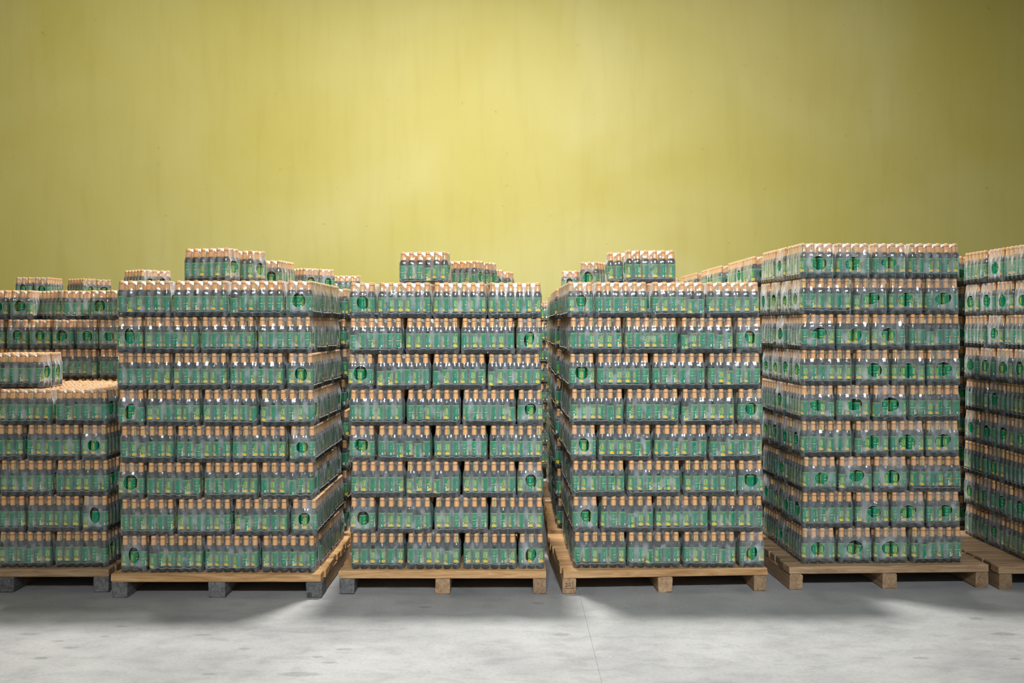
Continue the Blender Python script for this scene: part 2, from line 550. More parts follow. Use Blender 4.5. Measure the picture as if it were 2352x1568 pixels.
LR = 0.0222
def label_geo(seg=26):
    g = Geo()
    revolve(g, [(LR, 0.0348), (LR, 0.1178)], seg, 'label', False)
    R1, R2 = LR + 0.00022, LR + 0.00040
    def rect(s0, s1, z0, z1, mat, R=R1):
        n = max(1, int(abs(s1 - s0) / 0.005) + 1)
        revolve(g, [(R, z0), (R, z1)], n, mat, False, a0=s0 / LR, a1=s1 / LR)
    def disc(s, z, rs, rzz, mat, R=R1, n=12):
        vs = []
        for k in range(n):
            a = 2 * PI * k / n
            t = (s + rs * math.cos(a)) / LR
            vs.append((R * math.cos(t), R * math.sin(t), z + rzz * math.sin(a)))
        fs = []
        lo, hi = 0, n - 1
        while hi - lo >= 3:
            fs.append((lo, lo + 1, hi - 1, hi)); lo += 1; hi -= 1
        g.add(vs, fs, mat, True)
    full = 2 * PI * LR
    revolve(g, [(R1, 0.1148), (R1, 0.1160)], seg, 'gold', False)
    revolve(g, [(R1, 0.0362), (R1, 0.0369)], seg, 'pale', False)
    for s in (0.0, PI * LR):                       # the two faces of the wrap
        disc(s, 0.1062, 0.0036, 0.0040, 'red')
        disc(s, 0.1064, 0.0016, 0.0018, 'orange', R2)
        # LEO in tall outlined letters inside a thin gold frame
        z0, z1, w = 0.0650, 0.0960, 0.0009
        def v(sx, a, b): rect(s + sx, s + sx + w, a, b, 'gold')
        def hbar(sa, sb, z): rect(s + sa, s + sb, z, z + 0.0011, 'gold')
        v(-0.0092, z0, z1); hbar(-0.0092, -0.0040, z0); v(-0.0074, z0 + 0.0030, z1); hbar(-0.0074, -0.0040, z0 + 0.0030)   # L
        v(-0.0030, z0, z1)                                                                                             # E
        for zz in (z0, 0.5 * (z0 + z1), z1 - 0.0011, z0 + 0.0030, 0.5 * (z0 + z1) + 0.003, z1 - 0.0041):
            hbar(-0.0030, 0.0016, zz)
        v(0.0028, z0, z1); v(0.0078, z0, z1); hbar(0.0028, 0.0087, z0); hbar(0.0028, 0.0087, z1 - 0.0011)                  # O
        v(0.0045, z0 + 0.003, z1 - 0.003); v(0.0061, z0 + 0.003, z1 - 0.003)
        v(0.0112, z0 - 0.006, z1 + 0.001); hbar(-0.0030, 0.0120, z1 + 0.0014)
        rect(s - 0.0060, s + 0.0070, 0.0602, 0.0614, 'orange')
        rect(s - 0.0070, s + 0.0080, 0.0555, 0.0588, 'lime')
        disc(s - 0.0020, 0.0462, 0.0120, 0.0078, 'yellow', R1, 16)
        disc(s + 0.0085, 0.0452, 0.0075, 0.0066, 'yellow', R1, 14)
        disc(s + 0.0098, 0.0478, 0.0036, 0.0050, 'orange', R2)
        disc(s - 0.0125, 0.0500, 0.0028, 0.0030, 'orange', R2)
        rect(s - 0.0165, s - 0.0105, 0.1068, 0.1090, 'orange')
        rect(s + 0.0135, s + 0.0200, 0.1062, 0.1084, 'red')
        rect(s + 0.0140, s + 0.0190, 0.1092, 0.1102, 'gold')
    # ingredients panel, star, barcode panel, white marks
    s = 0.0370
    rect(s - 0.006, s + 0.006, 0.1030, 0.1050, 'lime')
    for k, zz in enumerate((0.098, 0.0945, 0.091, 0.0875, 0.064, 0.0605, 0.057, 0.0535, 0.050)):
        rect(s - 0.0065, s + 0.0065 - 0.002 * (k % 3), zz, zz + 0.0011, 'pale')
    rect(s - 0.0010, s + 0.0085, 0.0745, 0.0765, 'white')
    disc(s - 0.0052, 0.0752, 0.0030, 0.0036, 'yellow'); disc(s - 0.0052, 0.0752, 0.0015, 0.0018, 'orange', R2)
    s = 0.0545
    rect(s - 0.0030, s + 0.0030, 0.0375, 0.0640, 'white')
    for k in range(5):
        rect(s - 0.0018, s + 0.0018, 0.041 + 0.0042 * k, 0.0430 + 0.0042 * k, 'grey', R2)
    disc(s, 0.0760, 0.0034, 0.0048, 'gold'); disc(s, 0.0760, 0.0017, 0.0024, 'orange', R2)
    s = 0.1130
    disc(s, 0.0860, 0.0017, 0.0020, 'white'); disc(s, 0.0740, 0.0014, 0.0017, 'white'); disc(s, 0.0640, 0.0010, 0.0012, 'pale')
    rect(s - 0.0034, s + 0.0034, 0.0390, 0.0500, 'white')
    rect(s - 0.0014, s + 0.0014, 0.0415, 0.0475, 'grey', R2)
    s = 0.1300
    for k, zz in enumerate((0.100, 0.096, 0.092, 0.088, 0.084, 0.080, 0.070, 0.066)):
        rect(s - 0.0055, s + 0.0060 - 0.0025 * (k % 2), zz, zz + 0.0011, 'pale')
    rect(s - 0.0042, s + 0.0042, 0.0735, 0.0755, 'white')
    return g

gb = Geo(); revolve(gb, body_prof(), 22, 'bottle', True, True)
ME_BODY = gb.mesh('bottle_body')
ME_CAP = cap_geo().mesh('cap')
gl_ = label_geo()
ME_LABEL = gl_.mesh('label')
gc = Geo(); revolve(gc, body_prof(), 16, 'bottle', True, True); gc.merge(cap_geo(14)); gc.merge(gl_)
ME_BOTTLE_ALL = gc.mesh('bottle_whole')

def light_bottle(seg, mid):
    g = Geo()
    revolve(g, [(0.0217, 0.0010), (0.0223, 0.0080), (0.0220, 0.0345)], seg, 'bottle', False)
    if mid:
        zs = [0.0345, 0.0540, 0.0630, 0.0970, 0.1140, 0.1178]
        for j in range(5):
            for i in range(seg):
                a, b = 2 * PI * i / seg, 2 * PI * (i + 1) / seg
                k = (i * 2) // seg
                mat = 'label'
                ii = i % (seg // 2)
                if j == 0 and ii in (0, 1): mat = 'yellow'
                elif j == 2 and ii == 0: mat = 'lime'
                elif j == 0 and ii == 3: mat = 'white'
                elif j == 4: mat = 'pale'
                revolve(g, [(0.0222, zs[j]), (0.0222, zs[j + 1])], 1, mat, False, a0=a, a1=b)
    else:
        revolve(g, [(0.0222, 0.0345), (0.0222, 0.1178)], seg, 'label', False)
    revolve(g, [(0.0223, 0.1178), (0.0222, 0.1280), (0.0192, 0.1425), (0.0146, 0.1530)], seg, 'bottle', False)
    if mid:
        revolve(g, [(0.0147, 0.1520), (0.0142, 0.1858)], seg, 'cap', False)
        revolve(g, [(0.0132, 0.1858), (0.0132, 0.1888)], seg, 'cap_dark', False)
        revolve(g, [(0.0141, 0.1888), (0.0137, 0.2015), (0.0120, BH)], seg, 'cap', True)
    else:
        revolve(g, [(0.0146, 0.1520), (0.0137, BH)], seg, 'cap', True)
    return g

# ------------------------------------------------------------------ shrink film
ZF = [0.0006, 0.008, 0.020, 0.040, 0.070, 0.100, 0.124, 0.134, 0.143, 0.151, 0.160, 0.175, 0.190, 0.2010]
RF = [0.0220, 0.0233, 0.0235, 0.0235, 0.0235, 0.0235, 0.0235, 0.0229, 0.0213, 0.0192, 0.0172, 0.0158, 0.0151, 0.0148]
def RZ(z): return float(np.interp(z, ZF, RF))
def DENT(z): return float(np.interp(z, [0, 0.02, 0.12, 0.15, 0.2], [0.0050, 0.0042, 0.0042, 0.0060, 0.0052]))
FH = 0.2062
def film_geo(nx, ny, seed, lite=False):
    rg = random.Random(seed)
    a0, b0 = (nx - 1) / 2 * P, (ny - 1) / 2 * P
    ph = [rg.uniform(0, 6.28) for _ in range(6)]
    def wob(s, z):
        return 0.0009 * (math.sin(38 * s + 25 * z + ph[0]) + math.sin(71 * s - 40 * z + ph[1]))
    def dent(t, half, z):
        u = (t + half) / P
        return DENT(z) * (0.5 - 0.5 * math.cos(2 * PI * u))
    def side(s, z, sg):
        """point of the long side at x = s, outward sign sg"""
        return (s, sg * (b0 + RZ(z) - dent(s, a0, z) + wob(s, z)), z)
    def endp(y, z, sg, sink=0.0):
        return (sg * (a0 + RZ(z) - dent(y, b0, z) + wob(y, z) - sink), y, z)
    def SPAN(t, half, z):
        u = 0.5 - 0.5 * math.cos(2 * PI * (t + half) / P)
        lo = float(np.interp(z, [0, 0.02, 0.034, 0.125, 0.135, 0.150, 0.160, 0.2], [-0.35, -0.35, 0.0, 0.0, 0.06, 0.20, 0.10, 0.04]))
        hi = float(np.interp(z, [0, 0.018, 0.032, 0.120, 0.150, 0.2], [-0.2, -0.1, 1.0, 1.0, 0.45, 0.22]))
        return lo + (hi - lo) * min(1.0, max(0.0, (u - 0.14) / 0.62))
    g = Geo()
    zs = ZF if not lite else [ZF[i] for i in (0, 2, 4, 6, 8, 10, 12, 13)]
    per = 6 if not lite else 4
    na = 4 if not lite else 2
    ns = (nx - 1) * per
    for sg in (-1, 1):
        cols = []
        for z in zs:
            row = []
            for k in range(na):                                   # corner arc at -x
                th = (PI / 2) * k / na
                row.append((-a0 - RZ(z) * math.cos(th), sg * (b0 + RZ(z) * math.sin(th)), z))
            for k in range(ns + 1):
                row.append(side(-a0 + 2 * a0 * k / ns, z, sg))
            for k in range(na - 1, -1, -1):
                th = (PI / 2) * k / na
                row.append((a0 + RZ(z) * math.cos(th), sg * (b0 + RZ(z) * math.sin(th)), z))
            cols.append(row)
        n = len(cols[0])
        vs = [p for r in cols for p in r]
        fs = []
        for j in range(len(cols) - 1):
            for i in range(n - 1):
                q = (j * n + i, j * n + i + 1, (j + 1) * n + i + 1, (j + 1) * n + i)
                fs.append(q if sg < 0 else q[::-1])
        g.add(vs, fs, 'film', True, [SPAN(p[0], a0, p[2]) if abs(p[0]) <= a0 else 0.30 for p in vs])
    rimr = 0.00062 if not lite else 0.0008
    def tube(pts, r, closed=False):
        n = len(pts)
        vs = []
        for i, p in enumerate(pts):
            p = Vector(p)
            a = Vector(pts[(i - 1) % n] if (closed or i > 0) else pts[0])
            b = Vector(pts[(i + 1) % n] if (closed or i < n - 1) else pts[-1])
            t = (b - a).normalized()
            up = Vector((0, 0, 1)) if abs(t.z) < 0.8 else Vector((0, 1, 0))
            s1 = t.cross(up).normalized(); s2 = t.cross(s1)
            for k in range(4):
                an = PI / 2 * k
                vs.append(tuple(p + (s1 * math.cos(an) + s2 * math.sin(an)) * r))
        fs = []
        for i in range(n if closed else n - 1):
            i2 = (i + 1) % n
            for k in range(4):
                k2 = (k + 1) % 4
                fs.append((4 * i + k, 4 * i + k2, 4 * i2 + k2, 4 * i2 + k))
        g.add(vs, fs, 'film_edge')
    # open ends with a hole each
    na_ = 56 if not lite else 24
    nr = 11 if not lite else 5
    ztop = ZF[-1]; zbot = ZF[0]
    for sg in (-1, 1):
        if ny == 3:
            ry, rz = rg.uniform(0.026, 0.044), rg.uniform(0.032, 0.047)
        else:
            ry, rz = rg.uniform(0.040, 0.055), rg.uniform(0.034, 0.044)
        cy = rg.uniform(-0.22, 0.22) * (b0 - ry * 0.75)
        cz = rg.uniform(0.082, 0.096)
        tilt = rg.uniform(-0.25, 0.25)
        w3 = rg.uniform(0.0, 0.08); p3 = rg.uniform(0, 6.28)
        ell, out = [], []
        for k in range(na_):
            a = 2 * PI * k / na_
            rr = 1 + w3 * math.sin(2 * a + p3) + 0.5 * w3 * math.sin(3 * a + ph[2])
            dy, dz = ry * rr * math.cos(a), rz * rr * math.sin(a)
            y = cy + dy * math.cos(tilt) - dz * math.sin(tilt)
            z = cz + dy * math.sin(tilt) + dz * math.cos(tilt)
            y = max(-b0 + 0.003, min(b0 - 0.003, y))
            ell.append((y, z))
            # outer boundary: the rectangle of the end
            ca, sa = y - cy, z - cz
            t = 1e9
            if ca > 1e-9: t = min(t, (b0 - cy) / ca)
            if ca < -1e-9: t = min(t, (-b0 - cy) / ca)
            if sa > 1e-9: t = min(t, (ztop - cz) / sa)
            if sa < -1e-9: t = min(t, (zbot - cz) / sa)
            out.append([cy + ca * t, cz + sa * t])
        for corner in ((b0, ztop), (-b0, ztop), (b0, zbot), (-b0, zbot)):
            k = min(range(na_), key=lambda q: (out[q][0] - corner[0]) ** 2 + (out[q][1] - corner[1]) ** 2)
            out[k] = list(corner)
        vs = []
        for r in range(nr + 1):
            f = r / nr
            for k in range(na_):
                y = ell[k][0] * (1 - f) + out[k][0] * f
                z = ell[k][1] * (1 - f) + out[k][1] * f
                vs.append(endp(y, z, sg, -0.0012 - 0.0010 * math.exp(-((z - 0.138) / 0.012) ** 2)))
        fs = []
        for r in range(nr):
            for k in range(na_):
                k2 = (k + 1) % na_
                q = (r * na_ + k, r * na_ + k2, (r + 1) * na_ + k2, (r + 1) * na_ + k)
                fs.append(q if sg > 0 else q[::-1])
        g.add(vs, fs, 'film', True, [(0.55 if p[2] > 0.03 else 0.1) + 0.75 * SPAN(p[1], b0, p[2]) for p in vs])
        tube([endp(y, z, sg, -0.0016) for y, z in ell], rimr, True)
        # the gathered folds running from the hole to the lower corners
        for sd in (-1, 1):
            k0 = min(range(na_), key=lambda q: (ell[q][0] - (cy + sd * ry * 0.75)) ** 2 + (ell[q][1] - (cz - rz * 0.75)) ** 2)
            y0, z0 = ell[k0]
            y1, z1 = sd * (b0 + 0.006), rg.uniform(0.010, 0.028)
            pts = []
            for k in range(8):
                f = k / 7
                y = y0 + (y1 - y0) * f; z = z0 + (z1 - z0) * (f ** 0.85) + 0.003 * math.sin(3 * f * PI + ph[3])
                pts.append(endp(max(-b0, min(b0, y)), z, sg, -0.0019))
            tube(pts, rimr * 0.62)
        if not lite:
            z1 = rg.uniform(0.016, 0.026)
            pts = [endp(-b0 + 2 * b0 * k / 10, z1 + 0.004 * math.sin(k * 0.9 + ph[4]), sg, -0.0019) for k in range(11)]
            tube(pts, rimr * 0.45)
    # the seam along the foot of both long sides
    for sg in (-1, 1):
        zb = rg.uniform(0.022, 0.032)
        sl = rg.uniform(-0.006, 0.006)
        pts = []
        m_ = (nx - 1) * (6 if not lite else 2)
        pts.append((-a0 - RZ(zb) * 0.75, sg * (b0 + RZ(zb) * 0.72), zb + 0.012))
        for k in range(m_ + 1):
            s = -a0 + 2 * a0 * k / m_
            z = zb + sl * (k / m_ - 0.5) - 0.0016 * math.cos(2 * PI * (s + a0) / P) + 0.0010 * math.sin(k * 0.8 + ph[5])
            x, y, z = side(s, z, sg)
            pts.append((x, y + sg * 0.0009, z))
        pts.append((a0 + RZ(zb) * 0.75, sg * (b0 + RZ(zb) * 0.72), zb + 0.012))
        tube(pts, rimr * 1.35)
    # top sheet, sagging between the caps
    qx, qy = (nx * 4, ny * 4) if not lite else (nx * 2, ny * 2)
    rt = RF[-1]
    vs = []
    for j in range(qy + 1):
        for i in range(qx + 1):
            x = (-1 + 2 * i / qx) * (a0 + rt); y = (-1 + 2 * j / qy) * (b0 + rt)
            ex, ey = max(0, abs(x) - a0), max(0, abs(y) - b0)
            if ex > 0 and ey > 0:
                d = math.hypot(ex, ey); mx = max(ex, ey)
                ex, ey = ex / d * mx, ey / d * mx
                x = math.copysign(a0 + ex, x); y = math.copysign(b0 + ey, y)
            nxk = min(nx - 1, max(0, round((x + a0) / P))); nyk = min(ny - 1, max(0, round((y + b0) / P)))
            dd = math.hypot(x - (-a0 + nxk * P), y - (-b0 + nyk * P))
            z = FH - 0.030 * min(1, max(0, dd - 0.0125) / 0.022) ** 1.1
            if i in (0, qx) or j in (0, qy):
                z = ZF[-1]
            vs.append((x, y, z))
    fs = []
    for j in range(qy):
        for i in range(qx):
            k = j * (qx + 1) + i
            fs.append((k, k + 1, k + qx + 2, k + qx + 1))
    g.add(vs, fs, 'film', True, [1.6 * min(1.0, max(0.0, (FH - p[2]) / 0.008)) for p in vs])
    return g

NVAR = 7
FILM = {ny: [film_geo(6, ny, 100 * ny + k).mesh('shrink_film') for k in range(NVAR)] for ny in (3, 4)}

# ------------------------------------------------------------------ a pack of bottles (a thing) and the bulk stock (stuff)
N_PACKS = 0
def pack(ny, x, y, z, rot, label, group, zscale=1.0, show=None, full=False, facing=None, detail=True):
    """show(dx_world, dy_world) rows: which bottles are near a visible face.
       facing: list of world-space unit directions of the visible faces."""
    global N_PACKS
    N_PACKS += 1
    t = bpy.data.objects.new('bottle_pack', None)
    COL.objects.link(t)
    t.location = (x, y, z)
    t.rotation_euler = (0, 0, rot)
    t.scale = (1, 1, zscale)
    tag(t, label, 'bottle pack', group)
    f = obj('shrink_film', random.choice(FILM[ny]), t)
    if random.random() < 0.5:
        f.rotation_euler = (0, 0, PI)
    nx = 6
    c, s = math.cos(-rot), math.sin(-rot)
    loc_dirs = []
    for d in (facing or [(0, -1)]):
        lx, ly = c * d[0] - s * d[1], s * d[0] + c * d[1]
        if abs(lx) > abs(ly): loc_dirs.append(('x', 1 if lx > 0 else -1))
        else: loc_dirs.append(('y', 1 if ly > 0 else -1))
    for i in range(nx):
        for j in range(ny):
            row = 99
            for ax, sg in loc_dirs:
                if ax == 'x': row = min(row, (nx - 1 - i) if sg > 0 else i)
                else: row = min(row, (ny - 1 - j) if sg > 0 else j)
            if row > 1 and not full:
                continue
            px, py = (i - (nx - 1) / 2) * P, (j - (ny - 1) / 2) * P
            px += random.uniform(-0.0006, 0.0006); py += random.uniform(-0.0006, 0.0006)
            rz = random.uniform(0, 2 * PI)
            if row == 0 and detail:
                b = obj('bottle', ME_BODY, t, (px, py, 0.0008), rz)
                obj('cap', ME_CAP, b)
                q = obj('label', ME_LABEL, b)
                if random.random() < 0.08:
                    q.location = (0, 0, -random.uniform(0.006, 0.014))
            else:
                obj('bottle', ME_BOTTLE_ALL, t, (px, py, 0.0008), rz)
    return t

class Bulk:
    """numpy accumulator for the one big stuff object"""
    MATS = ['bottle', 'label', 'cap', 'cap_dark', 'yellow', 'lime', 'white', 'pale', 'film', 'film_edge']
    def __init__(self):
        self.V, self.F, self.Mi, self.A, self.n = [], [], [], [], 0
    def arr(self, g):
        return (np.array(g.v, dtype=np.float32), np.array(g.f, dtype=np.int32),
                np.array([self.MATS.index(k) for k in g.m], dtype=np.int32), np.array(g.a, dtype=np.float32))
    def put(self, A, x, y, z, rot, zs=1.0):
        v, f, m, at = A
        c, s = math.cos(rot), math.sin(rot)
        w = np.empty_like(v)
        w[:, 0] = v[:, 0] * c - v[:, 1] * s + x
        w[:, 1] = v[:, 0] * s + v[:, 1] * c + y
        w[:, 2] = v[:, 2] * zs + z
        self.V.append(w); self.F.append(f + self.n); self.Mi.append(m); self.A.append(at)
        self.n += len(v)
    def build(self, name):
        V = np.concatenate(self.V); F = np.concatenate(self.F); Mi = np.concatenate(self.Mi)
        me = bpy.data.meshes.new(name)
        me.vertices.add(len(V)); me.vertices.foreach_set('co', V.ravel())
        me.loops.add(F.size); me.loops.foreach_set('vertex_index', F.ravel())
        me.polygons.add(len(F))
        me.polygons.foreach_set('loop_start', np.arange(0, F.size, 4, dtype=np.int32))
        for k in self.MATS: me.materials.append(M[k])
        me.polygons.foreach_set('material_index', Mi)
        me.polygons.foreach_set('use_smooth', np.ones(len(F), dtype=bool))
        me.update(calc_edges=True)
        at = me.attributes.new('span', 'FLOAT', 'POINT')
        at.data.foreach_set('value', np.concatenate(self.A))
        print('bulk quads', len(F))
        return me

BULK = Bulk()
def pack_arr(ny, seed, mid, film):
    rg = random.Random(seed)
    g = Geo()
    lb = light_bottle(10 if mid else 7 + 1, mid)
    for i in range(6):
        for j in range(ny):
            if (not mid) and False: continue
            a = rg.uniform(0, 6.28)
            c, s = math.cos(a), math.sin(a)
            px, py = (i - 2.5) * P, (j - (ny - 1) / 2) * P
            h = Geo()
            h.v = [(x * c - y * s + px, x * s + y * c + py, z + 0.0008) for x, y, z in lb.v]
            h.f, h.m, h.s, h.a = lb.f, lb.m, lb.s, lb.a
            g.merge(h)
    if film:
        g.merge(film_geo(6, ny, seed + 50, True))
    return BULK.arr(g)
MIDP = {ny: [pack_arr(ny, 10 * ny + k, True, True) for k in range(3)] for ny in (3, 4)}
LOWP = {ny: [pack_arr(ny, 20 * ny + k, False, False) for k in range(2)] for ny in (3, 4)}

# ------------------------------------------------------------------ layer patterns
LP, SP, WP = 0.3265, 0.16325, 0.21767
LL, SS, WW = 0.3125, 0.155, 0.2075
W18, D18 = 3 * LP + SP, 3 * LP
W24, D24 = LP + 3 * WP, 4 * WP
def layer18(flip):
    """packs of 6 x 3; unflipped: end-on column on the left.  (cx, cy, end_on, width, depth)"""
    o = [(SP / 2, LP * (k + 0.5), True) for k in range(3)]
    for r, yy in ((0, SP / 2), (1, D18 - SP / 2)):
        o += [(SP + LP * (k + 0.5), yy, False) for k in range(3)]
    o += [(SP + SP * (k + 0.5), SP + LP * (r + 0.5), True) for r in range(2) for k in range(6)]
    if flip: o = [(W18 - x, y, e) for x, y, e in o]
    return o
def layer24(flip):
    """packs of 6 x 4; unflipped: long pack on the left"""
    o = [(LP / 2, WP * (k + 0.5), False) for k in range(4)]
    o += [(LP + WP * (k + 0.5), LP / 2, True) for k in range(3)]
    o += [(LP + LP * (k + 0.5), LP + WP / 2, False) for k in range(2)]
    o += [(LP + WP * (k + 0.5), LP + WP + LP / 2, True) for k in range(3)]
    if flip: o = [(W24 - x, y, e) for x, y, e in o]
    return o

ORD = ['bottom layer', 'second layer up', 'third layer up', 'fourth layer up', 'fifth layer up', 'sixth layer up',
       'seventh layer up', 'eighth layer up', 'ninth layer up']
NTH = ['first', 'second', 'third', 'fourth', 'fifth', 'sixth', 'seventh']
GRP = 'shrink wrapped packs stacked on the front pallets'

def stack(ny, x0, y0, rot, layers, first_flip, name, flank, lh, lean=(0.0, 0.0), full_top=False, top_label=None,
          front_from=0.0, front_single=True):
    """x0,y0: front-left corner of the load on the deck; flank 'L'/'R'/None is the side the camera sees."""
    Wd, Dd, lay = (W18, D18, layer18) if ny == 3 else (W24, D24, layer24)
    c, s = math.cos(rot), math.sin(rot)
    fdir = (s, -c)
    sdir = (c, s) if flank == 'R' else (-c, -s)
    zs = lh / 0.2072
    for L in range(layers):
        flip = first_flip ^ (L % 2 == 1)
        top = (L == layers - 1)
        z = PALLET_H + 0.0008 + L * lh
        lx = lean[0] * L + random.uniform(-0.006, 0.006)
        ly = lean[1] * L + random.uniform(-0.004, 0.004)
        items = []
        for cx, cy, e in lay(flip):
            w, d = ((WW if ny == 4 else SS), LL) if e else (LL, (WW if ny == 4 else SS))
            fr = cy - d / 2 < 0.02
            fl = (flank == 'R' and cx + w / 2 > Wd - 0.02) or (flank == 'L' and cx - w / 2 < 0.02)
            items.append((cx, cy, e, fr, fl))
        frs = sorted([i for i in items if i[3]], key=lambda i: i[0])
        fls = sorted([i for i in items if i[4]], key=lambda i: i[1])
        ln = 'top layer' if top else ORD[L]
        for it in items:
            cx, cy, e, fr, fl = it
            px = cx + lx + random.uniform(-0.004, 0.004); py = cy + ly + random.uniform(-0.003, 0.003)
            X = x0 + px * c - py * s; Y = y0 + px * s + py * c
            r = rot + (PI / 2 if e else 0) + random.uniform(-0.012, 0.012)
            if fr and cx < front_from and not fl:
                fr = False
            if fr and (front_single or not fl):
                k = frs.index(it)
                pos = 'far left' if k == 0 else ('far right' if k == len(frs) - 1 else ('second' if k == 1 else 'third') + ' from left')
                pos = pos if k in (0, len(frs) - 1) else pos
                kind = 'end-on bottle pack' if e else 'long bottle pack'
                lab = f'{kind}, {pos}, {ln} of {name}'
                fac = [fdir] + ([sdir] if fl else [])
                pack(ny, X, Y, z, r, lab, GRP, zs, full=full_top and top, facing=fac)
            elif fl:
                k = fls.index(it)
                side = 'right' if flank == 'R' else 'left'
                lab = f'bottle pack {NTH[k]} from front along {side} side, {ln} of {name}'
                pack(ny, X, Y, z, r, lab, GRP, zs, full=full_top and top, facing=[sdir] + ([fdir] if fr else []))
            elif top and top_label:
                k = [i for i in items if not i[3] and not i[4]].index(it)
                pack(ny, X, Y, z, r, top_label(it, items), GRP, zs, full=True, facing=[fdir], detail=False)
            else:
                BULK.put((MIDP if top else LOWP)[ny][0 if top else random.randrange(2)], X, Y, z, r, zs)

def bulk_stack(ny, x0, y0, rot, layers, first_flip, lh, show=('F', 'L', 'R'), only_shell=True):
    Wd, Dd, lay = (W18, D18, layer18) if ny == 3 else (W24, D24, layer24)
    c, s = math.cos(rot), math.sin(rot)
    zs = lh / 0.2072
    for L in range(layers):
        flip = first_flip ^ (L % 2 == 1)
        top = L == layers - 1
        lx = random.uniform(-0.006, 0.006)
        for cx, cy, e in lay(flip):
            w, d = ((WW if ny == 4 else SS), LL) if e else (LL, (WW if ny == 4 else SS))
            vis = ('F' in show and cy - d / 2 < 0.02) or ('R' in show and cx + w / 2 > Wd - 0.02) or ('L' in show and cx - w / 2 < 0.02)
            shell = cy - d / 2 < 0.02 or cx + w / 2 > Wd - 0.02 or cx - w / 2 < 0.02 or cy + d / 2 > Dd - 0.02
            if not (vis or shell or top):
                continue
            px = cx + lx + random.uniform(-0.004, 0.004); py = cy + random.uniform(-0.003, 0.003)
            X = x0 + px * c - py * s; Y = y0 + px * s + py * c
            r = rot + (PI / 2 if e else 0) + random.uniform(-0.012, 0.012) + random.choice((0, PI))
            A = MIDP[ny][random.randrange(3)] if vis else LOWP[ny][random.randrange(2)]
            BULK.put(A, X, Y, PALLET_H + 0.0008 + L * lh, r, zs)

def px_x(px, Y): return (px - 1176) * Y / 2287.0

# ------------------------------------------------------------------ the six front pallets and their loads
def scribble(t):
    # faint handwritten mark on the left block end of the fourth stack's pallet
    strokes = [[(0, 7), (2, 9), (5, 8), (5, 5), (2, 2), (0, 0), (6, 0)], [(9, 1), (8, 5), (9, 8), (12, 9), (14, 5), (12, 1), (9, 1)],
               [(22, 11), (18, 11), (17, 7), (20, 7), (21, 3), (18, 0)], [(-3, -4), (8, -6), (24, -4)]]
    g = Geo()
    for st_ in strokes:
        for (x0, z0), (x1, z1) in zip(st_[:-1], st_[1:]):
            d = Vector((x1 - x0, 0, z1 - z0)); d.normalize()
            nn = Vector((-d.z, 0, d.x)) * 0.0009
            a, b = Vector((x0 * 0.0022, 0, z0 * 0.0022)), Vector((x1 * 0.0022, 0, z1 * 0.0022))
            g.add([a - nn, b - nn, b + nn, a + nn], [(0, 1, 2, 3)], 'ink', False)
    o = obj('ink_mark', g.mesh('ink_mark'), t, (-PW / 2 + 0.016, -0.0008, 0.046))
    o['label'] = 'faint handwritten number'

GREY3 = ('wood_grey',) * 3
pallet(-2.953, 5.80, 0.010, 'pallet with grey blocks under the low stack at far left', 'wood_old', GREY3)
pallet(-1.688, 5.69, 0.0, 'pallet with three grey blocks under the second stack from left', 'wood', GREY3)
pallet(-0.402, 5.765, 0.004, 'pallet with only its left block grey under the third stack', 'wood', ('wood_grey', 'wood_old', 'wood_old'))
scribble(pallet(0.893, 5.80, 0.055, 'pallet with inked block end under the fourth stack from left', 'wood', ('wood_old',) * 3))
pallet(2.235, 5.885, 0.045, 'aged pallet with deck wider than the fifth stack it carries', 'wood_old', ('wood_old',) * 3)
pallet(3.475, 5.88, 0.02, 'aged pallet at the right edge of the picture', 'wood_old', ('wood_old',) * 3)

def low_top(it, items):
    rest = sorted([i for i in items if not i[3] and not i[4]], key=lambda i: (round(i[1], 2), i[0]))
    rows = []
    for i in rest:
        if not rows or abs(rows[-1][0][1] - i[1]) > 0.05: rows.append([i])
        else: rows[-1].append(i)
    for ri, r in enumerate(rows):
        if it in r:
            return f'bottle pack {NTH[len(r) - 1 - r.index(it)]} from right, row {NTH[ri + 1]} from front, top of far left low stack'

stack(3, -3.515, 5.835, 0.004, 5, False, 'far left low stack', 'R', 0.2090, full_top=True, top_label=low_top)
stack(3, -2.262, 5.715, 0.0, 8, False, 'second stack from left', 'R', 0.2100, lean=(-0.0045, 0.002))
stack(3, -0.952, 5.790, 0.0, 8, True, 'third stack from left', None, 0.2090, lean=(-0.0016, 0.0))
stack(3, 0.345, 5.815, 0.016, 8, True, 'fourth stack from left', 'L', 0.2095, lean=(-0.003, 0.0))
stack(4, 1.722, 5.915, 0.035, 9, True, 'fifth stack from left', 'L', 0.2125, lean=(-0.0012, 0.0))
stack(4, 3.085, 5.945, 0.01, 9, True, 'stack at right edge', 'L', 0.2125, front_single=False, front_from=9)

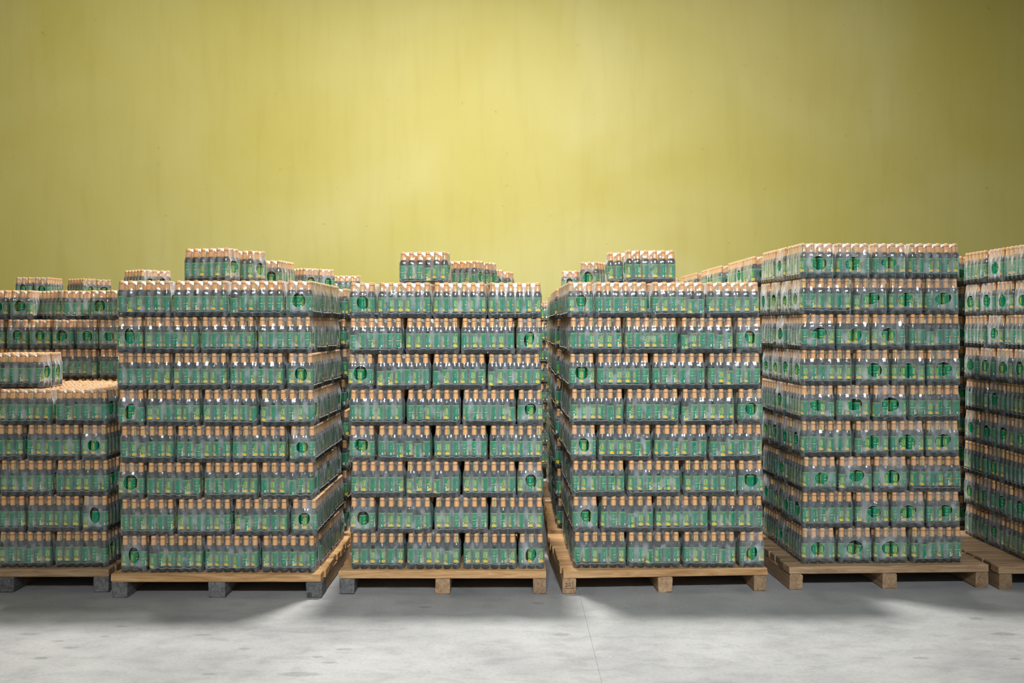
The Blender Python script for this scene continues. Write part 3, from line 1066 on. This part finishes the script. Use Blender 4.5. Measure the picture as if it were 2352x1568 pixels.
# ------------------------------------------------------------------ rows behind
S8 = PALLET_H + 8 * 0.2095 + 0.003
for (x, y, lab, w) in ((-1.70, 6.83, 'pallet hidden behind the second stack from left', 'wood'),
                       (0.855, 6.93, 'slatted pallet behind the fourth stack, seen along the aisle', 'wood'),
                       (-0.40, 6.90, 'pallet hidden behind the third stack from left', 'wood'),
                       (2.19, 7.03, 'dark pallet behind the tall fifth stack', 'wood_old'),
                       (-3.15, 7.00, 'dark pallet behind the low far left stack', 'wood_old'),
                       (-1.70, 7.95, 'third pallet back behind the second stack', 'wood_old'),
                       (0.86, 8.05, 'third pallet back behind the fourth stack', 'wood_old'),
                       (-0.40, 8.02, 'third pallet back behind the third stack', 'wood_old'),
                       (2.17, 8.15, 'third pallet back behind the tall fifth stack', 'wood_old'),
                       (3.47, 7.03, 'dark pallet behind the stack at the right edge', 'wood_old'),
                       (-3.05, 8.15, 'third pallet back behind the low far left stack', 'wood_old')):
    pallet(x, y, 0.0, lab, w, (w,) * 3, 'wooden pallets in the rows behind')
bulk_stack(3, -2.272, 6.86, 0.0, 8, False, 0.2095, ('R',))
bulk_stack(3, 0.300, 6.96, 0.0, 8, True, 0.2095, ('L', 'F'))
bulk_stack(3, -0.965, 6.93, 0.0, 8, True, 0.2090, ())
bulk_stack(4, 1.70, 7.06, 0.0, 9, True, 0.2125, ('L',))
bulk_stack(4, 3.06, 7.06, 0.0, 9, True, 0.2125, ('L',))
bulk_stack(4, 3.06, 8.18, 0.0, 9, True, 0.2125, ('L',))
bulk_stack(3, -2.272, 7.98, 0.0, 8, True, 0.2095, ('R',))
bulk_stack(3, 0.310, 8.08, 0.0, 8, False, 0.2095, ('L', 'F'))
bulk_stack(3, -0.965, 8.05, 0.0, 8, True, 0.2090, ())
bulk_stack(4, 1.70, 8.18, 0.0, 9, True, 0.2125, ('L',))
bulk_stack(3, -3.62, 8.18, 0.0, 8, True, 0.2095, ('F',))
# ------ deeper rows
bulk_stack(3, -2.272, 9.10, 0.0, 8, True, 0.2095, ())
bulk_stack(4, 1.70, 9.30, 0.0, 9, True, 0.2125, ('L',))
bulk_stack(3, -0.10, 10.05, 0.0, 8, True, 0.2080, ('F',))
bulk_stack(3, -4.90, 9.35, 0.0, 8, True, 0.2080, ('F',))
bulk_stack(4, 1.70, 10.42, 0.0, 9, True, 0.2125, ('L',))

# ------ the stack behind the low one: its upper layers show above it
def back_left():
    x0, y0, lh = -3.74, 7.02, 0.2090
    nm = 'stack behind far left low stack'
    for L in range(8):
        z = PALLET_H + 0.0008 + L * lh
        if L == 6:                                   # a row of end-on packs
            for k in range(7):
                X = x0 + SP * (k + 0.5) + random.uniform(-.004, .004)
                if X < -3.75: continue
                pack(3, X, y0 + LL / 2, z, PI / 2 + random.uniform(-.02, .02),
                     f'end-on bottle pack {NTH[k]} from left, seventh layer of {nm}', GRP, 1.0, facing=[(0, -1), (1, 0)])
            for k in range(7):
                for r in range(2):
                    BULK.put(LOWP[3][0], x0 + SP * (k + 0.5), y0 + LP * (r + 1.5), z, PI / 2)
        elif L == 7:
            spec = [(0.08, 0.02, PI / 2 + 0.10), (0.245, 0.02, PI / 2 + 0.10), (0.43, 0.06, -0.62), (0.62, 0.03, PI / 2 - 0.75),
                    (0.81, 0.02, PI / 2 + 0.06), (1.04, 0.0, 0.0)]
            desc = ['end-on pack at frame edge', 'end-on pack second from left', 'askew long pack', 'askew end-on pack',
                    'end-on pack with film hole', 'long pack beside second stack']
            for (dx, dy, rr), d in zip(spec, desc):
                pack(3, x0 + dx, y0 + dy + (0.16 if abs(rr) > 0.3 else 0.08), z, rr, f'{d}, top layer of {nm}', GRP, 1.0,
                     full=True, facing=[(0, -1), (1, 0)])
            for k in range(3):
                for r in range(3):
                    BULK.put(MIDP[3][r], x0 + LP * (k + 0.5), y0 + 0.46 + SP * r, z, 0)
        else:
            for k in range(3):
                X = x0 + SP * 0 + LP * (k + 0.5) + 0.16 * (L % 2)
                if L == 5:
                    pack(3, X, y0 + SP / 2, z, random.uniform(-.01, .01), f'long bottle pack {NTH[k]} from left, sixth layer of {nm}', GRP, 1.0)
                else:
                    BULK.put(LOWP[3][1], X, y0 + SP / 2, z, 0)
                for r in range(1, 6):
                    BULK.put(LOWP[3][0], X, y0 + SP * (r + 0.5), z, 0)
            BULK.put(LOWP[3][0], x0 + (3 * LP + SP / 2 if L % 2 == 0 else SP / 2), y0 + LL / 2, z, PI / 2)
back_left()

# ------------------------------------------------------------------ loose packs lying on the loads
GT = 'loose packs on top of the loads'
def loose(cx, Y, z, rot_deg, label, ny=3, facing=((0, -1), (1, 0)), detail=True):
    pack(ny, px_x(cx, Y), Y, z, math.radians(rot_deg), label, GT, 1.0, full=True, facing=list(facing), detail=detail)
T2 = PALLET_H + 8 * 0.2100 + 0.003
T3 = PALLET_H + 8 * 0.2090 + 0.003
T4 = PALLET_H + 8 * 0.2095 + 0.003
T0 = PALLET_H + 5 * 0.2090 + 0.003
loose(487, 6.10, T2, -16, 'loose long pack angled on top of second stack')
loose(556, 6.34, T2, -32, 'loose pack with film hole behind the angled one on second stack')
loose(640, 7.26, S8, 82, 'loose end-on pack in second row behind second stack')
loose(592, 7.36, S8, 60, 'loose turned pack left of the end-on one, row behind second stack')
loose(693, 8.22, S8, -48, 'loose turned pack on third row back behind second stack')
loose(733, 8.36, S8, -52, 'loose pack right of the turned one, third row behind second stack')
loose(792, 9.36, S8, 0, 'loose long pack farthest back behind second stack', detail=False)
loose(977, 6.28, T3, -7, 'loose long pack with bright film on top of third stack')
loose(1062, 7.24, S8, -28, 'loose angled pack in second row behind third stack')
loose(1092, 7.45, S8, -30, 'loose angled pack farther right in second row behind third stack')
loose(1115, 8.4, S8, -40, 'loose turned pack on third row back behind third stack')
loose(1138, 8.72, S8, -20, 'loose small-looking pack farthest back behind third stack')
loose(1491, 6.20, T4, 1, 'loose long pack in front on top of fourth stack', facing=((0, -1), (-1, 0)))
loose(1447, 6.39, T4, 2, 'loose long pack peeking out left behind another on fourth stack', facing=((0, -1), (-1, 0)))
loose(1370, 7.42, S8, 62, 'loose turned pack in second row behind fourth stack', facing=((0, -1), (-1, 0)))
loose(1316, 8.6, S8, 75, 'loose pack far back left behind fourth stack', facing=((0, -1), (-1, 0)))
loose(322, 8.42, S8, -42, 'loose turned pack in back between first and second stacks')
loose(365, 8.56, S8, -60, 'loose pack right of the turned one, back between first and second stacks')
S8b = PALLET_H + 8 * 0.2080 + 0.003
loose(70, 9.52, S8b, 90, 'loose end-on pack far back at left, left of a pair')
loose(112, 9.54, S8b, 90, 'loose end-on pack far back at left, right of a pair')
loose(188, 9.75, S8b, -38, 'loose turned pack far back at left beside the pair')
loose(228, 9.95, S8b, -50, 'loose pack far back at left, rightmost of the group')
# two packs lying on the low stack
pack(3, px_x(100, 6.02) - LL / 2 + 0.025, 6.02, T0, 0.0, 'loose long pack lying on front of the low far left stack', GT, 1.0,
     full=True, facing=[(0, -1), (1, 0)])
pack(3, px_x(118, 6.19) - LL / 2 + 0.045, 6.19, T0, 0.0, 'loose long pack just behind another on the low far left stack', GT, 1.0,
     full=True, facing=[(0, -1), (1, 0)])

me = BULK.build('bottle_pack_stock')
st = obj('bottle_pack_stock', me)
tag(st, 'remaining wrapped bottle packs filling the loads and the rows behind', 'bottle packs', None, 'stuff')
print('packs', N_PACKS, 'objects', len(bpy.data.objects))
